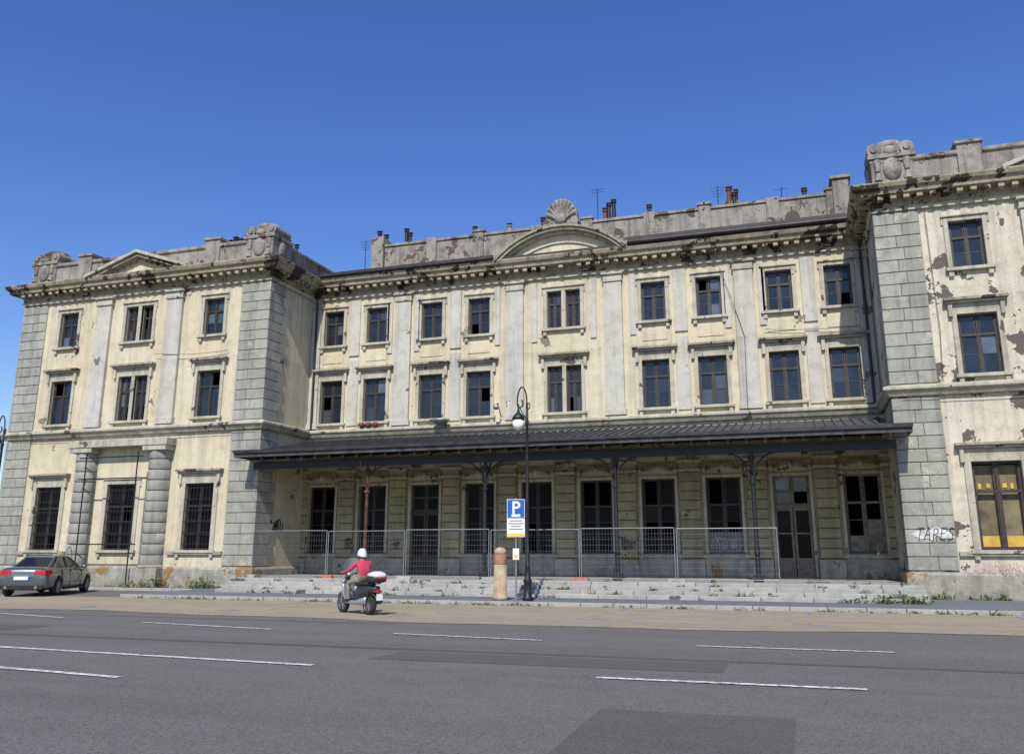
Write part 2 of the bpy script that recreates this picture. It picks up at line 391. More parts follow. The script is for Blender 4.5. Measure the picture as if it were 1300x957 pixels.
for k in range(-4,5):
    t=k*.36; 
    p0=(CX+.1*math.sin(t),-.2,16.25); p1=(CX+.60*math.sin(t),-.2,16.45+.70*math.cos(t))
    orn.cyl(p0,p1,.05,.12,7,'attic_concrete'); orn.ell(p1,(.12,.1,.12),'attic_concrete',8,5)
orn.ell((CX,-.28,16.25),(.28,.2,.3),'attic_concrete')
for s in(-1,1): orn.cyl((CX+s*.62,-.3,16.12),(CX+s*.62,.35,16.12),.2,.2,12,'attic_concrete')

roof=MB()
roof.hexa([(XL,-.70,14.46),(XR,-.70,14.46),(XR,3.5,16.0),(XL,3.5,16.0),(XL,-.70,14.58),(XR,-.70,14.58),(XR,3.5,16.12),(XL,3.5,16.12)],'roof_dark')
roof.box(CX+3.1,XR-.7,-.74,-.66,14.5,14.86,'roof_dark'); roof.box(XL+.7,CX-3.1,-.74,-.66,14.5,14.72,'roof_dark')
roof.cyl((XL+.6,-.80,14.55),(CX-3.1,-.80,14.55),.09,.09,8,'gutter'); roof.cyl((CX+3.1,-.80,14.6),(XR-.6,-.80,14.6),.10,.10,8,'gutter')
att=MB()
att.box(-20.8,XR-.1,3.45,4.0,15.4,17.35,'attic_concrete')
att.box(-20.9,XR-.05,3.38,4.07,17.35,17.5,'attic_concrete')
x=-20.5
k=0
while x<3:
    att.box(x-.28,x+.28,3.33,4.1,15.6,17.56,'attic_concrete')
    if k%2==0: att.box(x-.34,x+.34,3.27,4.15,17.56,17.66+random.uniform(0,.12),'attic_concrete')
    x+=2.62 if k%2 else 3.1; k+=1
att.box(2.4,3.1,3.2,4.3,15.6,18.0,'attic_concrete'); att.box(2.3,3.2,3.1,4.4,18.0,18.15,'attic_concrete')
att.box(-20.8,-20.1,3.2,4.3,15.5,17.9,'attic_concrete')
wall.box(-20.9,XR-.02,4.0,13.,.0,15.5,'plaster_cream')
wall.quad((XL,13,0),(XR,13,0),(XR,13,15),(XL,13,15),'plaster_cream')

def wing(cx,inner,pm):
    x0=cx-7.1;x1=cx+7.1; y=WY; o=[]
    for s in(-1,1):
        o+= [(cx+s*4.2-.54,cx+s*4.2+.54,11.22,12.94),(cx+s*4.2-.62,cx+s*4.2+.62,7.45,9.55),(cx+s*4.2-.74,cx+s*4.2+.74,1.65,4.5),
             (cx+s*.44-.34,cx+s*.44+.34,11.22,12.94),(cx+s*.46-.37,cx+s*.46+.37,7.45,9.55)]
    o.append((cx-.8,cx+.8,1.65,4.55))
    wallp(x0,x1,0,14.,y,o,pm)
    wall.quad((x0+.3,y+.9,.3),(x1-.3,y+.9,.3),(x1-.3,y+.9,14),(x0+.3,y+.9,14),'interior_dark')
    for x in(x0,x1):
        yb=.3 if x==inner else 13
        wall.quad((x,y,0),(x,yb,0),(x,yb,14),(x,y,14),pm)
    wall.quad((x0,y,14.2),(x1,y,14.2),(x1,13,14.2),(x0,13,14.2),'roof_dark')
    wall.quad((x0,13,0),(x1,13,0),(x1,13,14.2),(x0,13,14.2),pm)
    for s in(-1,1):
        x=cx+s*4.2
        shop=cx>0 and s<0
        window(x,11.22,12.94,1.08,y); surround(x,11.22,12.94,1.08,y)
        window(x,7.45,9.55,1.24,y); surround(x,7.45,9.55,1.24,y,True)
        window(x,1.65,4.5,1.48,y,'dirty_glass',bars=0 if shop else 2,miss=1 if shop else .05); surround(x,1.65,4.5,1.48,y,True,f=.22)
        window(cx+s*.44,11.22,12.94,.68,y); window(cx+s*.46,7.45,9.55,.74,y)
        xc=cx+s*2.05; z=1.0
        trim.box(xc-.72,xc+.72,y-.62,y+.03,0,.9,'plinth_stone'); trim.lathe((xc,y-.02,.9),[(.62,0),(.64,.06),(.56,.12)],20,'plinth_stone')
        while z<5.9:
            quo.lathe((xc,y-.02,z),[(.52,0),(.545,.02),(.545,.41),(.52,.43)],20,'quoin_stone'); z+=.46
        quo.lathe((xc,y-.02,.9),[(.49,0),(.49,5.1)],20,'quoin_stone')
        trim.box(xc-.62,xc+.62,y-.62,y+.03,5.98,6.2,'trim_stone')
        pil.box(xc-.42,xc+.42,y-.16,y+.03,7.35,13.1,'pilaster_plaster'); pil.box(xc-.48,xc+.48,y-.22,y+.03,7.2,7.5,'pilaster_plaster')
        pil.box(xc-.48,xc+.48,y-.22,y+.03,13.1,13.2,'trim_stone'); pil.box(xc-.44,xc+.44,y-.18,y+.03,13.2,13.42,'pilaster_plaster'); pil.box(xc-.52,xc+.52,y-.27,y+.03,13.42,13.52,'trim_stone')
    surround(cx,11.22,12.94,1.56,y); surround(cx,7.45,9.55,1.66,y,True)
    trim.box(cx-.1,cx+.1,y-.05,y+.1,11.22,12.94,'trim_stone'); trim.box(cx-.09,cx+.09,y-.05,y+.1,7.45,9.55,'trim_stone')
    window(cx,1.65,4.55,1.6,y,'dirty_glass',bars=2); surround(cx,1.65,4.55,1.6,y,False,f=.2)
    trim.box(cx-2.75,cx+2.75,y-.66,y+.03,6.2,6.52,'trim_stone'); 
    for s,x in((-1,x0),(1,x1)):
        for za,zb in((1.0,6.75),(7.22,13.5)):
            n=round((zb-za)/.44); h=(zb-za)/n
            for i in range(n):
                w=1.45; d=1.25 if (i%2) else 1.05
                p=.07
                a=za+i*h;b=a+h-.022
                c=.62 if i%2 else .85
                xa,xb=(x-p,x+c) if s<0 else (x-c,x+p)
                quo.box(xa,xb,y-p,y+d,a,b,'quoin_stone')
                xa,xb=(x+c+.012,x+w) if s<0 else (x-w,x-c-.012)
                quo.box(xa,xb,y-p+.003,y+.05,a,b,'quoin_stone')
    path=[(x0,13 if x0!=inner else 0),(x0,y),(x1,y),(x1,13 if x1!=inner else 0)]
    band(path,[(-.05,-.1),(.16,-.1),(.16,.86),(.09,.95),(-.05,.95)],'plinth_stone')
    band(path,[(-.05,6.78),(.14,6.78),(.22,6.92),(.32,7.0),(.32,7.10),(.12,7.18),(-.05,7.18)])
    band(path,[(-.05,13.52),(.12,13.52),(.12,13.62),(.18,13.66),(-.05,13.66)])
    corn.sweep(path,CP,'cornice_stone')
    modillions(x0,x1,y,'x',.44); modillions(y+.1,-.1 if inner==x1 else 12,x1,'xp'); modillions(y+.1,-.1 if inner==x0 else 12,x0,'xn')
    trim.box(x0+1.5,cx-2.8,y-.12,y+.03,1.45,1.6,'plinth_stone'); trim.box(cx+2.8,x1-1.5,y-.12,y+.03,1.45,1.6,'plinth_stone')
    for xc,w in((cx-4.2,1.48),(cx,1.6),(cx+4.2,1.48)):
        if cx>0 and xc<cx-1: continue
        for k in range(9):
            xx=xc-w/2+w*(k+.5)/9; win.cyl((xx,y+.04,1.66),(xx,y+.04,4.48),.013,.013,5,'iron_dark')
        for k in range(6): win.box(xc-w/2,xc+w/2,y+.03,y+.055,1.9+.48*k,1.93+.48*k,'iron_dark')
    pp=[(x0+.12,10),(x0+.12,y+.12),(x1-.12,y+.12),(x1-.12,10)]
    att.sweep(pp,[(-.4,14.3),(.0,14.3),(.06,14.62),(0,14.68),(0,15.45),(.09,15.52),(.09,15.66),(-.45,15.70)],'attic_concrete')
    for s in(-1,1):
        xa=cx+s*2.95
        for y0,dz,dy in((y-.74,0,.16),(y-.62,-.16,.14)):
            corn.hexa([(xa,y0,14.42+dz),(cx,y0,15.42+dz),(cx,y-.0,15.42+dz),(xa,y-.0,14.42+dz),(xa,y0,14.42+dz+dy),(cx,y0,15.42+dz+dy),(cx,y,15.42+dz+dy),(xa,y,14.42+dz+dy)],'trim_stone' if dz==0 else 'cornice_stone')
        att.box(cx+s*3.75-.4,cx+s*3.75+.4,y+.02,y+.7,14.45,16.0,'attic_concrete'); att.box(cx+s*3.75-.47,cx+s*3.75+.47,y-.05,y+.77,15.85,15.98,'attic_concrete')
    corn.prism([(cx-2.85,14.46),(cx+2.85,14.46),(cx,15.40)],y-.28,y+.3,'plaster_cream')
    for s in(-1,1):
        for k in range(7):
            xx=cx+s*(.3+.36*k); zz=15.36-(.3+.36*k)*.339-.12; corn.box(xx-.07,xx+.07,y-.45,y-.28,zz-.1,zz+.04,'cornice_stone')
    for x in(x0+.78,x1-.78):
        q=y+.78
        orn.box(x-.72,x+.72,q-.72,q+.72,14.45,15.75,'attic_concrete')
        orn.box(x-.80,x+.80,q-.80,q+.80,14.45,14.68,'attic_concrete'); orn.box(x-.82,x+.82,q-.82,q+.82,15.66,15.84,'attic_concrete')
        orn.box(x-.5,x+.5,q-.6,q+.6,15.84,16.3,'attic_concrete')
        orn.ell((x,q,16.32),(.62,.66,.28),'attic_concrete',14,7)
        for s in(-1,1):
            orn.cyl((x+s*.56,q-.68,16.08),(x+s*.56,q+.6,16.08),.25,.25,14,'attic_concrete')
            orn.cyl((x+s*.56,q-.73,16.08),(x+s*.56,q-.66,16.08),.12,.12,10,'attic_concrete')
            orn.cyl((x+s*.5,q-.76,15.15),(x+s*.5,q-.68,15.6),.09,.16,8,'attic_concrete')
            orn.cyl((x+s*.5,q-.76,14.78),(x+s*.5,q-.7,15.15),.14,.09,8,'attic_concrete')
        orn.ell((x,q-.72,15.25),(.34,.16,.46),'attic_concrete',12,8); orn.ell((x,q-.72,15.95),(.24,.16,.2),'attic_concrete')
        orn.ell((x+.74,q,15.25),(.14,.3,.42),'attic_concrete',10,6); orn.ell((x-.74,q,15.25),(.14,.3,.42),'attic_concrete',10,6)
wing(-29.2,XL,'plaster_cream'); wing(10.4,XR,'plaster_peeling')
sx=10.4-4.2
win.box(sx-.68,sx+.68,WY+.36,WY+.39,1.72,4.4,'shop_glow')
for k in range(5): win.box(sx-.55+.24*k,sx-.55+.24*k+(.13 if k%2 else .09),WY+.33,WY+.35,3.62+.03*(k%2),3.80,'shop_yellow')
win.box(sx-.66,sx+.66,WY+.335,WY+.35,1.75,2.1,'shop_yellow')
wall.obj('walls',B); trim.obj('stone_trim',B,.012); win.obj('windows_and_doors',B); quo.obj('quoins',B,.02); corn.obj('cornice_and_pediments',B,.012)
pil.obj('pilasters',B,.012); att.obj('attic_and_parapets',B,.02); orn.obj('roof_ornaments',B,.02); roof.obj('roof',B)

# canopy
cn=MB()
def cz(y): return 5.62+ (y+5.0)*.2
def slab(x0,x1,y0,y1,t,m,up=0):
    cn.hexa([(x0,y0,cz(y0)-t+up),(x1,y0,cz(y0)-t+up),(x1,y1,cz(y1)-t+up),(x0,y1,cz(y1)-t+up),(x0,y0,cz(y0)+up),(x1,y0,cz(y0)+up),(x1,y1,cz(y1)+up),(x0,y1,cz(y1)+up)],m)
slab(XL+.12,XR-.12,-3.99,-.02,.05,'canopy_sheet'); slab(XL-.35,XR+.35,-5.0,-4.0,.05,'canopy_sheet')
x=XL-.3
while x<XR+.35:
    inner=XL+.15<x<XR-.15
    slab(x,x+.06,-5.03,-.03 if inner else -4.02,.05,'canopy_sheet',.05); x+=.33
y=-4.95
while y<-.2:
    a,b=(XL-.3,XR+.3) if y<-4.15 else (XL+.15,XR-.15)
    if random.random()>.06: cn.box(a,b,y,y+.22,cz(y)-.16,cz(y)-.13,'canopy_wood')
    y+=.25
cn.box(XL-.36,XR+.36,-5.06,-5.0,5.42,5.68,'canopy_sheet'); cn.box(XL-.38,XR+.38,-5.14,-5.06,5.58,5.70,'gutter')
cn.box(XL-.36,XL-.30,-5.0,-4.0,5.42,5.66,'iron_dark'); cn.box(XR+.30,XR+.36,-5.0,-4.0,5.42,5.66,'iron_dark')
cn.box(XL+.1,XR-.1,-4.28,-4.12,4.98,5.28,'iron_dark'); cn.box(XL+.1,XR-.1,-.4,-.25,5.9,6.15,'iron_dark')
x=XL+.3
while x<XR:
    cn.hexa([(x-.05,-4.95,5.28),(x+.05,-4.95,5.28),(x+.05,-.1,6.1),(x-.05,-.1,6.1),(x-.05,-4.95,5.42),(x+.05,-4.95,5.42),(x+.05,-.1,6.4),(x-.05,-.1,6.4)],'iron_dark' if random.random()<.7 else 'rusty_iron'); x+=.63
posts=[-16.62,-11.55,-6.45,-1.55]
for i,x in enumerate(posts):
    m='rusty_iron' if i in(0,) else 'iron_dark'
    cn.box(x-.16,x+.16,-4.36,-4.04,.6,.85,m); cn.cyl((x,-4.2,.85),(x,-4.2,4.98),.085,.065,12,m)
    for z in(1.5,3.9,4.75): cn.cyl((x,-4.2,z),(x,-4.2,z+.1),.12,.12,12,m)
    for s in(-1,1):
        pts=[(x+s*(.07+.75*(1-math.cos(t))),-4.2,4.1+.88*math.sin(t)) for t in [math.pi/2*k/7 for k in range(8)]]
        cn.tube(pts,.03,m)
        cn.tube([(x,-4.2+s*.07,4.2),(x,-4.2+s*.7,5.1)],.03,m)
cn.obj('canopy',B)

ch=MB()
def pot(x,y,z,h,r=.12,m='terracotta'):
    ch.cyl((x,y,z),(x,y,z+h),r,r*.85,8,m); ch.cyl((x,y,z+h),(x,y,z+h+.06),r*1.3,r*1.3,8,m); ch.box(x-r*1.2,x+r*1.2,y-r,y+r,z+h+.14,z+h+.18,'iron_dark'); ch.cyl((x,y,z+h),(x,y,z+h+.16),.02,.02,4,'iron_dark')
for x,h,m in((-20.6,.75,'iron_dark'),(-20.2,.5,'gutter'),(-19.0,.7,'iron_dark'),(-18.8,.45,'gutter'),(-15.1,.35,'gutter'),(-13.2,.3,'attic_concrete'),(-11.4,.4,'iron_dark'),(-8.2,.5,'terracotta'),(-8.0,.75,'iron_dark'),(-7.75,.9,'iron_dark'),(-6.0,.4,'gutter'),(-2.2,.8,'terracotta'),(-1.95,.5,'iron_dark'),(1.2,.3,'gutter')):
    pot(x,3.75,17.5,h,.11,m)
ch.box(-2.5,-1.7,4.3,5.1,15.5,18.0,'attic_concrete'); pot(-2.2,4.6,18,.7); pot(-1.9,4.6,18,.5,.1,'iron_dark')
ch.box(-28.6,-26.9,1.0,1.8,14.2,17.4,'attic_concrete')
for k in range(5): pot(-28.4+.36*k,1.4,17.4,.4+.15*(k%2),.12,'iron_dark' if k%2 else 'gutter')
ch.box(-33.9,-33.0,1.,1.8,14.2,16.7,'attic_concrete'); pot(-33.6,1.4,16.7,.4,.12,'gutter'); pot(-24.6,1.2,15.7,1.6,.1,'iron_dark'); pot(-24.1,1.2,15.7,1.3,.1,'gutter')
def antenna(x,y,z,h,n=4):
    ch.cyl((x,y,z),(x,y,z+h),.022,.018,5,'iron_dark')
    for k in range(n): ch.cyl((x-.35+.05*k,y,z+h-.15*k-.1),(x+.35-.05*k,y,z+h-.15*k-.1),.012,.012,4,'iron_dark')
antenna(-8.55,3.7,17.4,1.9,2); antenna(-21.4,3.7,15.8,2.2,4); antenna(-2.7,3.7,17.4,1.2,4); antenna(-26.1,1.2,14.5,3.2,3); antenna(.2,3.6,17.4,.7,1)
ch.obj('chimneys_and_antennas',B)

bits=MB()
for x in(-29.2-1.42,-29.2+1.42): bits.cyl((x,-4.62,.1),(x,-4.62,5.9),.03,.03,6,'iron_dark')
for z in(1.9,4.75,5.7): bits.cyl((-29.2-1.75,-4.65,z),(-29.2+1.75,-4.65,z),.028,.028,6,'iron_dark')
for x in(-30.9,-27.5): bits.cyl((x,-4.65,4.75),(x,-4.0,4.75),.02,.02,5,'iron_dark')
for x in(-22.03,3.22):
    s=1 if x<0 else -1
    bits.cyl((x+s*.22,-.2,7.2),(x+s*.22,-.2,13.8),.055,.055,8,'gutter')
bits.tube([(-12.3,-.1,7.35),(-12.3,-.6,7.9),(-12.3,-.75,7.8)],.025,'iron_dark'); bits.ell((-12.3,-.8,7.7),(.14,.14,.12),'galvanised')
bits.lathe((-15.0,-.55,7.05),[(.02,0),(.25,.05),(.38,.2),(.40,.26)],14,'galvanised')
for k in range(3): bits.lathe((-19.1+.35*k,-.28,7.18),[(.1,0),(.13,.2),(.12,.2)],8,'terracotta')
def cable(a,b,sag,r=.012,n=10,y=None):
    pts=[]
    for k in range(n+1):
        u=k/n; pts.append((a[0]+(b[0]-a[0])*u,a[1]+(b[1]-a[1])*u,a[2]+(b[2]-a[2])*u-sag*4*u*(1-u)))
    bits.tube(pts,r,'iron_dark',4)
cable((XL+.5,-.33,6.95),(-15,-.33,6.98),.05); cable((-15,-.33,6.98),(-6,-.33,6.96),.06); cable((-6,-.33,6.96),(XR-.3,-.33,6.98),.05)
cable((-2.6,-.18,13.4),(-1.7,-.18,10.2),-.1); cable((-1.7,-.18,10.2),(-1.75,-.3,7.1),.0); cable((XR-.35,-.12,10.3),(-.9,-.12,10.45),.08)
cable((4.95,WY-.1,13.4),(5.0,WY-.1,9.0),0); cable((5.0,WY-.1,9.0),(4.9,WY-.15,7.2),0); cable((-24.0,WY-.12,10.4),(-28,WY-.2,10.5),.1)
cable((3.6,WY-.36,6.95),(10,WY-.36,7.0),.06); cable((-36,WY-.36,6.98),(-22.3,WY-.36,6.95),.05)
bits.obj('wall_fixtures',B)
gr=MB()
rg=random.Random(11); gy=WY-.083
for k in range(12):
    cx_=3.62+.085*k+rg.uniform(-.05,.05); cz_=2.17+rg.uniform(-.10,.10); rx=rg.uniform(.10,.22); rz=rg.uniform(.06,.15)
    gy-=.0012; gr.prism([(cx_+rx*rg.uniform(.6,1.15)*math.cos(a),cz_+rz*rg.uniform(.6,1.15)*math.sin(a)) for a in [2*math.pi*i/9 for i in range(9)]],gy,gy+.0006,'graffiti_white')
L5={'T':[[(0,.95),(.8,1.05)],[(.42,1),(.34,-.05)]],'A':[[(0,0),(.42,1.05),(.8,-.05)],[(.12,.4),(.72,.42)]],'P':[[(.12,-.08),(.1,1),(.6,.98),(.68,.62),(.1,.45)]],'E':[[(.75,1.02),(.1,1),(.1,0),(.72,-.04)],[(.1,.5),(.6,.54)]],'S':[[(.72,.92),(.3,1.03),(.08,.72),(.58,.42),(.52,.05),(-.05,-.02)]]}
def tag(word,x,z,h,w,y,m,r=.017,skew=.12):
    for i,chh in enumerate(word):
        for st_ in L5[chh]: gr.tube([(x+w*1.08*i+w*u+skew*h*v_,y,z+h*v_+.02*math.sin(i*2.3)) for u,v_ in st_],r,m,5)
tag('TAPES',3.55,1.98,.38,.22,gy-.004,'black_paint',.013,.2)
gr.obj('graffiti_tapes',B)
def scrib(x,z,w,h,y,m,n=14,side=None,th=.02,seed=1):
    rnd=random.Random(seed); c=bpy.data.curves.new('graffiti_tag','CURVE'); c.dimensions='3D'; c.bevel_depth=th; sp=c.splines.new('BEZIER'); sp.bezier_points.add(n-1)
    for i,p in enumerate(sp.bezier_points):
        a=x+w*(i/(n-1))+rnd.uniform(-.08,.08); b=z+h*(i%2)+rnd.uniform(-.08,.08)
        p.co=(a,y,b) if side is None else (side,a,b); p.handle_left_type=p.handle_right_type='AUTO'
    o=bpy.data.objects.new('graffiti_tag',c); col.objects.link(o); c.materials.append(M[m]); o.parent=B; c.bevel_resolution=1
scrib(5.2,.95,1.5,.3,WY-.17,'graffiti_pink',18,seed=2,th=.009)
scrib(-2.9,2.5,1.2,.4,0,'black_paint',12,side=XL+.02,seed=5,th=.025)
scrib(-3.55,1.7,1.2,.4,.095,'graffiti_white',16,seed=6,th=.010)
scrib(-14.1,.9,1.3,.25,-.10,'graffiti_grey',14,seed=9,th=.009)

# ------------------------------------------------------------ ground
g=MB(); g.quad((-900,-900,-.012),(900,-900,-.012),(900,900,-.012),(-900,900,-.012),'terrain'); g.obj('ground')
g=MB(); g.quad((-220,-48,-.004),(220,-48,-.004),(220,-5,-.004),(-220,-5,-.004),'asphalt')
rp=random.Random(9)
def patch(x0,x1,y0,y1):
    a=[(x0+rp.uniform(-.1,.1),y0),(x1+rp.uniform(-.1,.1),y0+rp.uniform(-.1,.1)),(x1,y1),(x0,y1+rp.uniform(-.1,.1))]; g.quad(*[(p[0],p[1],0.0) for p in a],'asphalt_patch')
patch(-60,60,-21.75,-21.6); patch(-6.5,-1.2,-23.1,-21.95); patch(-19,-16.2,-20.9,-19.9); patch(-2.2,-.2,-28.5,-26.2); patch(-40,-9.0,-17.05,-16.95)
g.obj('road')
g=MB()
N_=240; top=[];bot=[]
rj=random.Random(4)
for i in range(N_+1):
    x=-70+i*.5; top.append((x,-9.6)); bot.append((x,-16.3+.3*math.sin(x*.31)+.15*math.sin(x*.9)+rj.uniform(-.06,.06)+(.02*(x+10) if x>-10 else -.0)+(min(3,-.12*(x+14)) if x<-14 else 0)))
for i in range(N_): g.quad((*bot[i],.004),(*bot[i+1],.004),(*top[i+1],.004),(*top[i],.004),'asphalt_parking')
g.obj('parking_strip')
g=MB(); g.box(-23.6,60,-9.5,.3,-.05,.10,'sidewalk_asphalt'); g.box(-90,-23.6,-4.9,.3,-.05,.095,'sidewalk_asphalt')
x=-23.5
while x<60: g.box(x,x+.98,-9.66,-9.5,-.05,.112,'kerb_stone'); x+=1.0
x=-90
while x<-24: g.box(x,x+.98,-5.06,-4.9,-.05,.108,'kerb_stone'); x+=1.0
g.obj('sidewalk',None,.01)
g=MB()
def line(a,b,w=.13,m='road_paint'):
    a=Vector(a);b=Vector(b);d=(b-a).normalized();n=Vector((-d.y,d.x))*w/2; z=.008
    g.quad((*(a-n),z),(*(b-n),z),(*(b+n),z),(*(a+n),z),m)
line((-13.5,-23.62),(-7.0,-24.1)); line((-30,-22.6),(-13.5,-23.62)); line((-11.2,-25.72),(-8.8,-26.0)); line((-18,-25.0),(-11.2,-25.72))
line((-2.75,-24.03),(.6,-24.0)); line((4,-24),(8,-24))
line((-20.7,-17.2),(-17.8,-17.95),.11); line((-14.9,-18.5),(-10.9,-19.15),.11); line((-8.05,-19.2),(-4.8,-19.6),.11); line((-1.95,-19.66),(1.3,-19.64),.11); line((4.5,-19.6),(8,-19.6),.11)
for x in(-20.5,-15.5,-10.2,-5,0,5):
    line((x,-10.2),(x,-11.0),.1,'blue_paint'); line((x-.4,-14.4),(x+.4,-14.4),.1,'blue_paint'); line((x,-14.0),(x,-14.35),.1,'blue_paint')
g.obj('road_markings')
g=MB()
g.box(-22.0,XR-.1,-5.45,-.0,.1,.585,'step_stone')
for i in range(4):
    x=-21.5+.02*i; z1=.225+.125*i; y0=-6.95+.36*i
    while x<3.4:
        w=random.uniform(1.3,2.1); xe=min(x+w,3.45)
        dy=random.uniform(-.03,.03)
        g.box(x,xe-.015,y0+dy,y0+.42,.08,z1+random.uniform(-.012,.012),'step_stone'); x+=w
g.obj('entrance_steps',B,.02)

# ------------------------------------------------------------ weeds
w=MB(); rnd=random.Random(3)
def tuft(x,y,z,r,h,n):
    for _ in range(n):
        a=rnd.uniform(0,6.28); q=r*math.sqrt(rnd.random()); bx=x+q*math.cos(a); by=y+q*math.sin(a)
        hh=h*rnd.uniform(.3,1)*(1-.5*q/r); zz=z+hh*rnd.random()*.9; s=rnd.uniform(.02,.055); b=rnd.uniform(0,6.28); ti=rnd.uniform(-.3,1.4)
        d=Vector((math.cos(b),math.sin(b),ti)).normalized()*s*1.9; e=Vector((-math.sin(b),math.cos(b),rnd.uniform(-.4,.4)))*s*.5
        p=Vector((bx,by,zz)); w.add([p-d,p+e,p+d,p-e],[(0,1,2,3)],'leaves')
tuft(-24.2,-4.3,.1,.55,.8,380); tuft(-26.6,-4.35,.1,.6,.85,420); tuft(-27.6,-4.4,.1,.5,.4,180); tuft(-21.9,-4.9,.1,.5,.5,220)
for _ in range(75):
    x=rnd.uniform(-21.4,3.3); k=rnd.randrange(0,5); tuft(x,-6.98+.36*k,.10+.125*k-.02,.16,rnd.uniform(.1,.32),24)
for _ in range(90):
    x=rnd.uniform(-23,6); tuft(x,-9.72+rnd.uniform(-.04,.04),.0,.2,rnd.uniform(.03,.14),14)
for _ in range(26): tuft(rnd.uniform(3.4,9),-4.1,.1,.18,rnd.uniform(.1,.4),24)
for _ in range(22): tuft(rnd.uniform(-36,-23),-4.15,.1,.2,rnd.uniform(.1,.3),20)
for _ in range(14): tuft(rnd.uniform(1.2,3.6),-6.9+rnd.uniform(-.2,.3),.12,.3,.32,40)
w.obj('weeds')

# ------------------------------------------------------------ fence
FE=empty('construction_fence'); f=MB(); x=-21.2; k=0
while x<-2.0:
    L=3.4; y=-5.15+.06*math.sin(k*2.1); y2=-5.15+.06*math.sin((k+1)*2.1); z0=.68; z1=2.4-.03*(k%2)
    P=lambda u,z:(x+.04+(L-.08)*u,y+(y2-y)*u,z)
    f.tube([P(0,z0-.07),P(0,z1),P(1,z1),P(1,z0-.07)],.017,'galvanised'); f.tube([P(0,z0),P(1,z0)],.014,'galvanised')
    for i in range(1,30): f.cyl(P(i/30,z0),P(i/30,z1),.003,.003,3,'galvanised',False)
    for i in range(1,9): f.cyl(P(0,z0+(z1-z0)*i/9),P(1,z0+(z1-z0)*i/9),.003,.003,3,'galvanised',False)
    f.hexa([(x-.3,y-.11,.59),(x+.3,y-.11,.59),(x+.3,y+.11,.59),(x-.3,y+.11,.59),(x-.27,y-.09,.70),(x+.27,y-.09,.70),(x+.27,y+.09,.70),(x-.27,y+.09,.70)],'fence_foot' if k in(1,4) else 'kerb_stone')
    x+=L;k+=1
f.obj('mesh_panels',FE)

# ------------------------------------------------------------ lamps
simple('lamp_green',(.02,.045,.035),.4,.4,.2,5)
m,t,b=nt('globe_glass'); b.inputs['Base Color'].default_value=(.85,.85,.82,1); b.inputs['Roughness'].default_value=.25; b.inputs['Subsurface Weight'].default_value=.2
def lamp(x,y,s=-1):
    E=empty('street_lamp',(x,y,.1)); l=MB()
    l.lathe((0,0,0),[(.17,0),(.17,.1),(.13,.14),(.12,.55),(.15,.6),(.10,.68),(.075,1.0),(.09,1.05),(.065,1.1),(.055,3.0),(.07,3.05),(.05,3.12),(.045,5.6),(.07,5.65),(.05,5.75),(.04,6.3)],14,'iron_dark')
    pts=[]
    for k in range(15):
        a=math.pi*k/14; pts.append((s*(.17-.17*math.cos(a)),0,6.30+ .55*math.sin(a)))
    for k in range(1,8): 
        a=math.pi+math.pi*1.3*k/7; pts.append((s*(.24-.10*math.cos(a)),0,6.30+.14*math.sin(a)))
    l.tube([(0,0,6.2)]+pts,.026,'iron_dark',7)
    l.tube([(0,0,5.75),(s*.12,0,5.9),(s*.3,0,6.25)],.02,'iron_dark')
    l.tube([(0,0,6.05),(-s*.1,0,6.15),(-s*.08,0,6.3),(0,0,6.3)],.018,'iron_dark')
    l.cyl((s*.3,0,6.28),(s*.3,0,6.05),.03,.03,7,'iron_dark')
    l.lathe((s*.3,0,5.78),[(.21,0),(.20,.06),(.13,.16),(.06,.22),(.05,.3)],16,'lamp_green')
    l.obj('lamp_post',E)
    q=MB(); q.ell((s*.3,0,5.62),(.2,.2,.21),'globe_glass',18,12); q.obj('globe',E)
lamp(-8.42,-8.8); lamp(-30.4,-9.3,-1); lamp(13.6,-8.8)
simple('bollard_body',(.36,.285,.18),.85,0,.35,4,.4); simple('bollard_band',(.33,.17,.10),.85,0,.3,6,.3)
BO=empty('stone_bollard',(-9.32,-8.85,.1)); q=MB()
q.lathe((0,0,0),[(.25,0),(.25,.12),(.215,.15),(.205,1.1)],20,'bollard_body'); q.lathe((0,0,1.1),[(.205,0),(.21,.03),(.208,.28),(.20,.32)],20,'bollard_band')
q.lathe((0,0,1.42),[(.20,0),(.195,.1),(.15,.18),(.06,.22)],20,'bollard_body'); q.obj('body',BO)
simple('sign_blue',(.01,.09,.42),.4,0,.06,3); simple('sign_white',(.75,.76,.76),.45,0,.05,3); simple('sign_yellow',(.70,.50,.05),.45,0,.06,3)
def txt(s,size,loc,rot,m,parent,name,ext=.002):
    c=bpy.data.curves.new(name,'FONT'); c.body=s; c.size=size; c.extrude=ext; c.align_x='CENTER'; c.offset=.008
    o=bpy.data.objects.new(name,c); o.location=loc; o.rotation_euler=rot; col.objects.link(o); c.materials.append(M[m]); o.parent=parent; return o
S=empty('parking_sign',(-8.82,-8.75,.1),R(12)); q=MB()
q.cyl((0,0,0),(0,0,3.2),.03,.03,10,'galvanised')
q.box(-.29,.29,-.062,-.05,2.56,3.16,'sign_white'); q.box(-.275,.275,-.066,-.062,2.575,3.145,'sign_blue')
q.box(-.29,.29,-.062,-.05,1.96,2.54,'sign_white'); q.box(-.28,.28,-.066,-.062,1.97,2.08,'sign_yellow')
for k,wd in enumerate((.20,.24,.16,.22)): q.box(-wd,wd,-.066,-.062,2.46-.09*k,2.485-.09*k,'black_paint')
q.box(-.14,.14,-.069,-.066,2.60,2.68,'sign_white')
q.box(-.1,.1,-.06,-.045,1.25,1.6,'sign_white'); q.box(-.07,.07,-.064,-.06,1.3,1.4,'sign_yellow')
q.obj('plates',S)
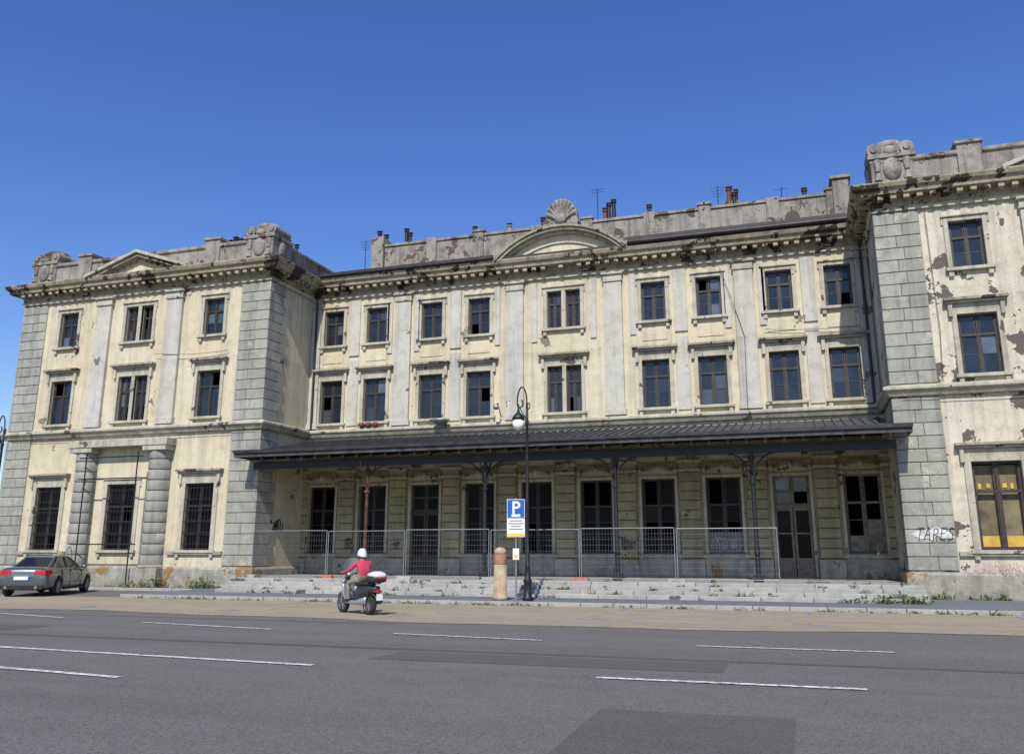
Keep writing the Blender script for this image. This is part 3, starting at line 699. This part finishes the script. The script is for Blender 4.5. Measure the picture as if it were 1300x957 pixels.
txt('P',.56,(0,-.068,2.70),(R(90),0,0),'sign_white',S,'parking_letter',.002)

# ------------------------------------------------------------ car
simple('car_paint',(.13,.155,.17),.28,.7,.06,2,0,.5,1.0); simple('car_glass',(.010,.012,.014),.07,0,.1,1,0,.35)
simple('tyre',(.018,.018,.018),.85,0,.2,9); simple('alloy',(.42,.42,.43),.3,.9,.1,9); simple('tail_red',(.40,.01,.012),.2,0,.15,6); simple('chrome',(.6,.6,.6),.15,1,.05,5)
def wheel(mb,c,r,w,side=1):
    n=28; prof=[(r*.66,-w/2),(r*.9,-w/2),(r,-w*.32),(r,w*.32),(r*.9,w/2),(r*.66,w/2)]
    vs=[];fs=[]
    for rr,yy in prof:
        for i in range(n):
            t=2*math.pi*i/n; vs.append((c[0]+rr*math.cos(t),c[1]+yy,c[2]+rr*math.sin(t)))
    for k in range(len(prof)-1):
        for i in range(n): j=(i+1)%n; fs.append((k*n+i,k*n+j,(k+1)*n+j,(k+1)*n+i))
    mb.add(vs,fs,'tyre',True)
    mb.cyl((c[0],c[1]-w*.36,c[2]),(c[0],c[1]+w*.36,c[2]),r*.67,r*.67,n,'iron_dark')
    for k in range(10):
        t=2*math.pi*k/10; d=(math.cos(t),math.sin(t))
        for s in(-1,1): mb.cyl((c[0]+d[0]*r*.1,c[1]+s*w*.43,c[2]+d[1]*r*.1),(c[0]+d[0]*r*.64,c[1]+s*w*.40,c[2]+d[1]*r*.64),r*.06,r*.05,5,'alloy')
    for s in(-1,1):
        mb.cyl((c[0],c[1]+s*w*.36,c[2]),(c[0],c[1]+s*w*.46,c[2]),r*.16,r*.14,12,'alloy')
        ring=[(c[0]+r*.65*math.cos(2*math.pi*k/24),c[1]+s*w*.44,c[2]+r*.65*math.sin(2*math.pi*k/24)) for k in range(25)]
        mb.tube(ring,r*.035,'alloy',5)
CAR=empty('parked_car',(-28.1,-8.4,0),R(90+25))
st=[(-2.52,.66,.42,.74,.84),(-2.46,.84,.26,.90,1.0),(-2.2,.90,.22,.97,1.06),(-1.65,.935,.2,.97,1.05),(-.6,.945,.18,.95,1.0),(.6,.945,.18,.93,.98),(1.15,.935,.2,.91,.97),(1.8,.915,.22,.85,.90),(2.3,.86,.24,.74,.80),(2.48,.72,.28,.62,.70),(2.53,.55,.36,.55,.62)]
vs=[];fs=[]
for x,wd,zb,zs,zt in st:
    half=[(0,zb),(.86*wd,zb),(wd,zb+.12),(wd*1.0,(zb+zs)/2+.06),(wd*.975,zs),(wd*.84,zt-.01),(wd*.4,zt+.01)]
    ring=half+[(0,zt+.015)]+[(-a,b) for a,b in half[:0:-1]]
    vs+=[(x,a,b) for a,b in ring]
k=14
for i in range(len(st)-1):
    for j in range(k): fs.append((i*k+j,i*k+(j+1)%k,(i+1)*k+(j+1)%k,(i+1)*k+j))
fs.append(tuple(range(k))); fs.append(tuple(range((len(st)-1)*k,len(st)*k)))
me=bpy.data.meshes.new('body'); me.from_pydata(vs,[],fs); bm=bmesh.new(); bm.from_mesh(me); bmesh.ops.recalc_face_normals(bm,faces=bm.faces); bm.to_mesh(me); bm.free()
me.materials.append(M['car_paint']); me.polygons.foreach_set('use_smooth',[True]*len(me.polygons))
body=bpy.data.objects.new('body',me); col.objects.link(body); body.parent=CAR
s=body.modifiers.new('s','SUBSURF'); s.levels=s.render_levels=2
cut=MB()
for x in(-1.52,1.50):
    for sy in(-1,1): cut.cyl((x,sy*.62,.34),(x,sy*1.2,.34),.385,.385,32,'iron_dark')
co=cut.obj('wheel_arch_cutter',CAR); 
bo=body.modifiers.new('b','BOOLEAN'); bo.object=co; bo.operation='DIFFERENCE'; bo.solver='EXACT'
bpy.context.view_layer.update(); dg=bpy.context.evaluated_depsgraph_get()
nm=bpy.data.meshes.new_from_object(body.evaluated_get(dg)); body.modifiers.clear(); body.data=nm
bpy.data.objects.remove(co)
if len(nm.materials)==0: nm.materials.append(M['car_paint'])
c=MB()
for x in(-1.52,1.50):
    for sy in(-1,1): wheel(c,(x,sy*.82,.33),.33,.23)
rb=[(-1.95,.62),(-1.7,.76),(.95,.78),(1.3,.60)]; rt=[(-1.02,.50),(-.85,.575),(.10,.58),(.30,.50)]
def ring(pts,z): return [(x,y,z+(0.0)) for x,y in pts]+[(x,-y,z) for x,y in pts[::-1]]
lo=ring(rb,.965); hi=ring(rt,1.40)
c.add(lo+hi,[(i,(i+1)%8,8+(i+1)%8,8+i) for i in range(8)],'car_glass',False)
top=[(x*.96,y*.93,1.44) for x,y,z in hi]; top2=[(x*.6-.1,y*.5,1.462) for x,y,z in hi]
c.add(hi+top+top2,[(i,(i+1)%8,8+(i+1)%8,8+i) for i in range(8)]+[(8+i,8+(i+1)%8,16+(i+1)%8,16+i) for i in range(8)]+[tuple(range(16,24))],'car_paint',True)
for i in range(8): c.cyl(lo[i],hi[i],.045,.035,7,'car_paint')
c.tube([hi[i%8] for i in range(9)],.03,'car_paint')
for sy in(-1,1):
    c.tube([(-1.75,sy*.80,.99),(.98,sy*.81,.975)],.016,'chrome'); c.cyl((-.42,sy*.785,.97),(-.42,sy*.58,1.4),.04,.03,6,'iron_dark')
    c.ell((.72,sy*1.0,1.03),(.09,.13,.07),'car_paint',10,7)
    for x in(-.42,-1.25,.72): c.box(x-.006,x+.006,sy*.925-.02,sy*.925+.022,.32,.93,'iron_dark')
    for x in(-.62,.42): c.box(x,x+.2,sy*.955-.01,sy*.955+.012,.80,.825,'chrome')
    c.hexa([(-2.54,sy*.40,.78),(-2.49,sy*.78,.76),(-2.22,sy*.91,.78),(-2.3,sy*.40,.78),(-2.50,sy*.40,.93),(-2.46,sy*.77,.93),(-2.2,sy*.90,.93),(-2.3,sy*.40,.93)],'tail_red')
    c.cyl((-2.56,sy*.52,.33),(-2.3,sy*.52,.33),.055,.055,10,'chrome')
    c.box(-1.05,1.05,sy*.93-.02,sy*.93+.02,.2,.26,'iron_dark')
c.box(-2.535,-2.3,-.75,.75,.27,.40,'iron_dark'); c.box(-2.55,-2.5,-.27,.27,.60,.72,'sign_white'); c.box(-2.553,-2.5,-.27,-.22,.603,.717,'sign_blue')
c.box(-2.52,-2.4,-.38,.38,.765,.785,'chrome'); c.tube([(-2.15,0,1.065),(-2.4,0,1.03)],.006,'iron_dark')
c.obj('greenhouse_and_wheels',CAR)

# ------------------------------------------------------------ scooter
simple('scooter_silver',(.34,.36,.38),.3,.5,.06,5,0,.5,.6); simple('scooter_dark',(.03,.032,.035),.45,0,.2,8); simple('seat_vinyl',(.02,.02,.02),.6,0,.2,9); simple('box_white',(.62,.64,.67),.3,0,.05,5)
m,t,b=nt('windscreen'); b.inputs['Base Color'].default_value=(.75,.8,.82,1); b.inputs['Roughness'].default_value=.05; b.inputs['Alpha'].default_value=.35
SCP=(-11.45,-14.4,.004); SCR=R(90+60)
SC=empty('motor_scooter',SCP,SCR); q=MB()
wheel(q,(.70,0,.26),.26,.11); wheel(q,(-.60,0,.26),.26,.13)
def loft(mb,secs,m,n=12):
    vs=[];fs=[]
    for x,z,hw,hh in secs:
        for i in range(n):
            t=2*math.pi*i/n; cx_=math.copysign(abs(math.cos(t))**.7,math.cos(t)); sx_=math.copysign(abs(math.sin(t))**.7,math.sin(t)); vs.append((x,hw*cx_,z+hh*sx_))
    for k_ in range(len(secs)-1):
        for i in range(n): j=(i+1)%n; fs.append((k_*n+i,k_*n+j,(k_+1)*n+j,(k_+1)*n+i))
    fs.append(tuple(range(n))); fs.append(tuple(range((len(secs)-1)*n,len(secs)*n))); mb.add(vs,fs,m,True)
loft(q,[(-.98,.66,.03,.03),(-.92,.66,.10,.08),(-.7,.63,.15,.12),(-.4,.58,.17,.16),(-.15,.52,.17,.2),(.0,.45,.14,.18)],'scooter_dark')
loft(q,[(-.5,.36,.10,.10),(-.3,.34,.13,.12),(0,.3,.14,.07),(.35,.29,.15,.04),(.5,.36,.13,.06)],'scooter_silver')
loft(q,[(-.75,.77,.08,.03),(-.6,.79,.14,.05),(-.35,.78,.15,.05),(-.1,.77,.13,.05),(.08,.74,.07,.03)],'seat_vinyl')
loft(q,[(.40,.36,.16,.05),(.46,.5,.19,.13),(.50,.7,.19,.14),(.56,.84,.14,.10),(.60,.92,.08,.05)],'scooter_silver')
loft(q,[(.95,.40,.02,.02),(.88,.5,.07,.04),(.7,.55,.09,.03),(.5,.48,.07,.04)],'scooter_silver')
loft(q,[(-.98,.40,.02,.02),(-.9,.5,.07,.03),(-.6,.55,.09,.03),(-.4,.5,.07,.04)],'scooter_dark')
for sy in(-1,1):
    q.tube([(.70,sy*.085,.26),(.56,sy*.085,.75)],.025,'galvanised'); q.tube([(.45,0,1.0),(.40,sy*.2,1.04),(.34,sy*.36,1.03)],.018,'scooter_dark')
    q.tube([(.40,sy*.2,1.05),(.45,sy*.32,1.22)],.009,'scooter_dark'); q.ell((.45,sy*.34,1.25),(.02,.07,.045),'scooter_dark')
    q.ell((-.97,sy*.09,.60),(.03,.045,.03),'tail_red',8,6)
q.tube([(.56,0,.75),(.45,0,1.0)],.035,'scooter_dark'); loft(q,[(.36,1.0,.04,.03),(.45,1.01,.13,.06),(.56,.98,.10,.07),(.60,.97,.04,.03)],'scooter_silver')
q.ell((.61,0,.92),(.05,.1,.07),'sign_white'); q.cyl((-.85,-.17,.34),(-.3,-.15,.28),.065,.05,10,'galvanised'); q.cyl((-.88,-.172,.345),(-.84,-.17,.34),.05,.05,10,'scooter_dark')
q.tube([(-.62,.12,.28),(-.72,.15,.62)],.025,'scooter_dark'); q.ell((-1.0,0,.60),(.03,.08,.05),'tail_red'); q.box(-1.06,-1.05,-.09,.09,.38,.54,'sign_white'); q.box(-1.055,-.9,-.02,.02,.44,.47,'scooter_dark')
q.tube([(-.5,.12,.76),(-.9,.12,.80)],.014,'scooter_dark'); q.tube([(-.5,-.12,.76),(-.9,-.12,.80)],.014,'scooter_dark')
loft(q,[(-1.10,.92,.12,.06),(-1.08,.92,.19,.10),(-.95,.92,.23,.11),(-.72,.92,.21,.11),(-.66,.92,.14,.07)],'scooter_dark',16)
loft(q,[(-1.11,.99,.10,.03),(-1.08,1.0,.18,.06),(-.92,1.02,.22,.09),(-.72,1.0,.19,.07),(-.66,.99,.12,.03)],'box_white',16)
q.box(-1.125,-1.08,-.15,.15,.91,.95,'tail_red')
q.obj('scooter_body',SC)
ws=MB(); vs=[];fs=[]
for i in range(6):
    zz=.95+.5*i/5; xx=.62-.20*i/5; hw=.23-.05*(i/5)**2
    for j in range(7):
        u=-1+2*j/6; vs.append((xx-.10*u*u,hw*u,zz-(.04*u*u if i==5 else 0)))
for i in range(5):
    for j in range(6): fs.append((i*7+j,i*7+j+1,(i+1)*7+j+1,(i+1)*7+j))
ws.add(vs,fs,'windscreen',True); ws.obj('windscreen',SC)

# ------------------------------------------------------------ rider
simple('jacket_pink',(.52,.045,.09),.75,0,.2,9,.4); simple('trousers_khaki',(.25,.21,.15),.85,0,.2,9,.4); simple('skin',(.42,.24,.17),.55,0,.06,8); simple('shoe_dark',(.03,.025,.02),.6,0,.2,8); simple('helmet_white',(.60,.63,.64),.25,0,.04,3,0,.5,.6); simple('hair_grey',(.25,.22,.2),.8,0,.3,20)
RD=empty('scooter_rider',SCP,SCR)
V=[];E=[];Rr=[];L=[]
def jv(p,r,l,par=None):
    V.append(p);Rr.append(r);L.append(l)
    if par is not None: E.append((par,len(V)-1))
    return len(V)-1
pel=jv((-.26,0,.90),(.165,.13),'t')
wa=jv((-.27,0,1.05),(.155,.12),'j',pel); chv=jv((-.24,0,1.22),(.175,.125),'j',wa); nb=jv((-.19,0,1.36),(.10,.085),'j',chv); nk=jv((-.165,0,1.42),(.058,.058),'s',nb); hd=jv((-.15,0,1.47),(.06,.06),'s',nk)
hands=[]
for sy in(-1,1):
    sh=jv((-.19,sy*.19,1.31),(.075,.07),'j',chv); el=jv((.0,sy*.30,1.12),(.052,.05),'j',sh); wr=jv((.24,sy*.30,1.07),(.036,.034),'j',el); ha=jv((.31,sy*.30,1.065),(.034,.03),'s',wr)
    hands.append(sy)
    hp=jv((-.20,sy*.10,.88),(.105,.10),'t',pel); kn=jv((.20,sy*.17,.80),(.072,.07),'t',hp); mk=jv((.22,sy*.165,.58),(.062,.06),'t',kn); an=jv((.22,sy*.15,.40),(.042,.042),'t',mk); he=jv((.22,sy*.15,.355),(.042,.035),'h',an); to=jv((.40,sy*.16,.345),(.038,.028),'h',he)
def skinmesh(name,V,E,Rr,L,mats,parent,root=0,sub=2):
    me=bpy.data.meshes.new(name); me.from_pydata([Vector(v) for v in V],E,[]); o=bpy.data.objects.new(name,me); col.objects.link(o)
    bpy.context.view_layer.objects.active=o
    md=o.modifiers.new('skin','SKIN'); md.use_smooth_shade=True
    if not me.skin_vertices: me.attributes.new('x','FLOAT','POINT')
    sv=me.skin_vertices[0].data
    for i,r in enumerate(Rr): sv[i].radius=r; sv[i].use_root=(i==root)
    s=o.modifiers.new('s','SUBSURF'); s.levels=s.render_levels=sub
    bpy.context.view_layer.update(); dg=bpy.context.evaluated_depsgraph_get(); nm=bpy.data.meshes.new_from_object(o.evaluated_get(dg)); o.modifiers.clear(); o.data=nm
    nm.materials.clear(); keys=list(mats)
    for kx in keys: nm.materials.append(M[mats[kx]])
    VV=[Vector(v) for v in V]
    for p in nm.polygons:
        c_=p.center; best=None
        for a,b_ in E:
            A=VV[a];D_=VV[b_]-A; t_=max(0,min(1,(c_-A).dot(D_)/max(1e-9,D_.length_squared))); d_=(c_-A-D_*t_).length
            if best is None or d_<best[0]: best=(d_,L[a] if t_<.5 and L[a] in keys else L[b_])
        p.material_index=keys.index(best[1]); p.use_smooth=True
    o.parent=parent; return o
skinmesh('body',V,E,Rr,L,{'t':'trousers_khaki','j':'jacket_pink','s':'skin','h':'shoe_dark'},RD)
for sy in hands:
    V=[];E=[];Rr=[];L=[]
    p0=jv((.29,sy*.30,1.066),(.03,.022),'s'); p1=jv((.325,sy*.30,1.07),(.036,.018),'s',p0)
    for kf,(dy,ln) in enumerate(((-.03,.9),(-.01,1.0),(.01,.95),(.03,.78))):
        a=jv((.345,sy*.30+dy,1.072),(.0095,.0095),'s',p1); b_=jv((.345+.028*ln,sy*.30+dy,1.058),(.009,.009),'s',a); c_=jv((.345+.020*ln,sy*.30+dy,1.03),(.0085,.0085),'s',b_); jv((.345-.004,sy*.30+dy,1.018),(.0075,.0075),'s',c_)
    a=jv((.315,sy*.262,1.05),(.011,.011),'s',p0); b_=jv((.335,sy*.255,1.03),(.010,.010),'s',a); jv((.352,sy*.26,1.018),(.009,.009),'s',b_)
    skinmesh('hand',V,E,Rr,L,{'s':'skin'},RD,0,1)
h=MB(); hc=Vector((-.13,0,1.53))
h.ell(hc,(.095,.078,.115),'skin',16,12); h.ell(hc+Vector((.098,0,-.015)),(.018,.012,.022),'skin',8,6); h.ell(hc+Vector((.085,0,-.055)),(.012,.024,.008),'jacket_pink',8,5); h.ell(hc+Vector((.06,0,-.09)),(.035,.035,.03),'skin',10,6)
for sy in(-1,1):
    h.ell(hc+Vector((.084,sy*.03,.01)),(.012,.015,.009),'sign_white',8,5); h.ell(hc+Vector((.095,sy*.03,.01)),(.004,.006,.006),'black_paint',6,5); h.ell(hc+Vector((-.005,sy*.08,-.015)),(.018,.01,.03),'skin',8,6)
    h.tube([hc+Vector((.0,sy*.09,.0)),hc+Vector((.03,sy*.06,-.09)),hc+Vector((.05,0,-.118))],.007,'black_paint',5)
h.ell(hc+Vector((-.05,0,-.05)),(.06,.07,.07),'hair_grey',12,8)
h.obj('head',RD)
hm=MB(); n=20
vs=[];fs=[]; kk=9
for a in range(kk):
    ph=math.pi/2*(a/(kk-1)); 
    for i in range(n):
        t=2*math.pi*i/n; back=(1-math.cos(t))/2
        drop=-.02-.07*back
        zz=math.sin(ph)*.145 + (1-math.sin(ph))*drop
        rx=.142*max(0,math.cos(ph))**.8+.001; ry=.125*max(0,math.cos(ph))**.8+.001
        vs.append((hc.x-.012+rx*math.cos(t),ry*math.sin(t),hc.z+.02+zz))
for a in range(kk-1):
    for i in range(n): j=(i+1)%n; fs.append((a*n+i,a*n+j,(a+1)*n+j,(a+1)*n+i))
hm.add(vs,fs,'helmet_white',True)
hm.tube([(v_[0],v_[1],v_[2]) for v_ in vs[:n]]+[vs[0]],.008,'scooter_dark',5)
vz=[]; 
for i in range(9):
    t=-1.1+2.2*i/8; vz.append((hc.x+.0+.14*math.cos(t),.13*math.sin(t),hc.z+.06)); vz.append((hc.x+.02+.145*math.cos(t),.13*math.sin(t),hc.z-.06))
hm.add(vz,[(2*i,2*i+2,2*i+3,2*i+1) for i in range(8)],'windscreen',True)
hm.obj('helmet',RD)

# ------------------------------------------------------------ camera, light, sky
cam=bpy.data.cameras.new('camera'); co=bpy.data.objects.new('camera',cam); col.objects.link(co); sc.camera=co
cam.sensor_width=36; cam.sensor_fit='HORIZONTAL'; cam.lens=1098/1300*36; cam.shift_y=-44.5/1300; cam.clip_end=3000; cam.clip_start=.1
co.location=(0,-36,1.65); co.rotation_euler=(R(90+13.52),0,R(18.2))
el=R(46); az=R(8)
d=Vector((math.sin(az)*math.cos(el),-math.cos(az)*math.cos(el),math.sin(el)))
sl=bpy.data.lights.new('sun','SUN'); sl.energy=4.9; sl.angle=R(.5); sl.color=(1,.955,.87); so=bpy.data.objects.new('sun',sl); col.objects.link(so)
so.rotation_euler=d.to_track_quat('Z','Y').to_euler(); so.location=(10,-40,40)
W=bpy.data.worlds.new('World'); sc.world=W; W.use_nodes=True; t=W.node_tree; bg=t.nodes['Background']
sk=t.nodes.new('ShaderNodeTexSky'); sk.sky_type='NISHITA'; sk.sun_disc=False; sk.sun_elevation=el; sk.sun_rotation=math.atan2(d.x,d.y); sk.air_density=1.1; sk.dust_density=.5; sk.ozone_density=4.5; sk.altitude=0
hs=t.nodes.new('ShaderNodeHueSaturation'); hs.inputs['Hue'].default_value=.518; hs.inputs['Saturation'].default_value=1.22; hs.inputs['Value'].default_value=1.1
t.links.new(sk.outputs[0],hs.inputs['Color']); t.links.new(hs.outputs[0],bg.inputs['Color']); bg.inputs['Strength'].default_value=.14
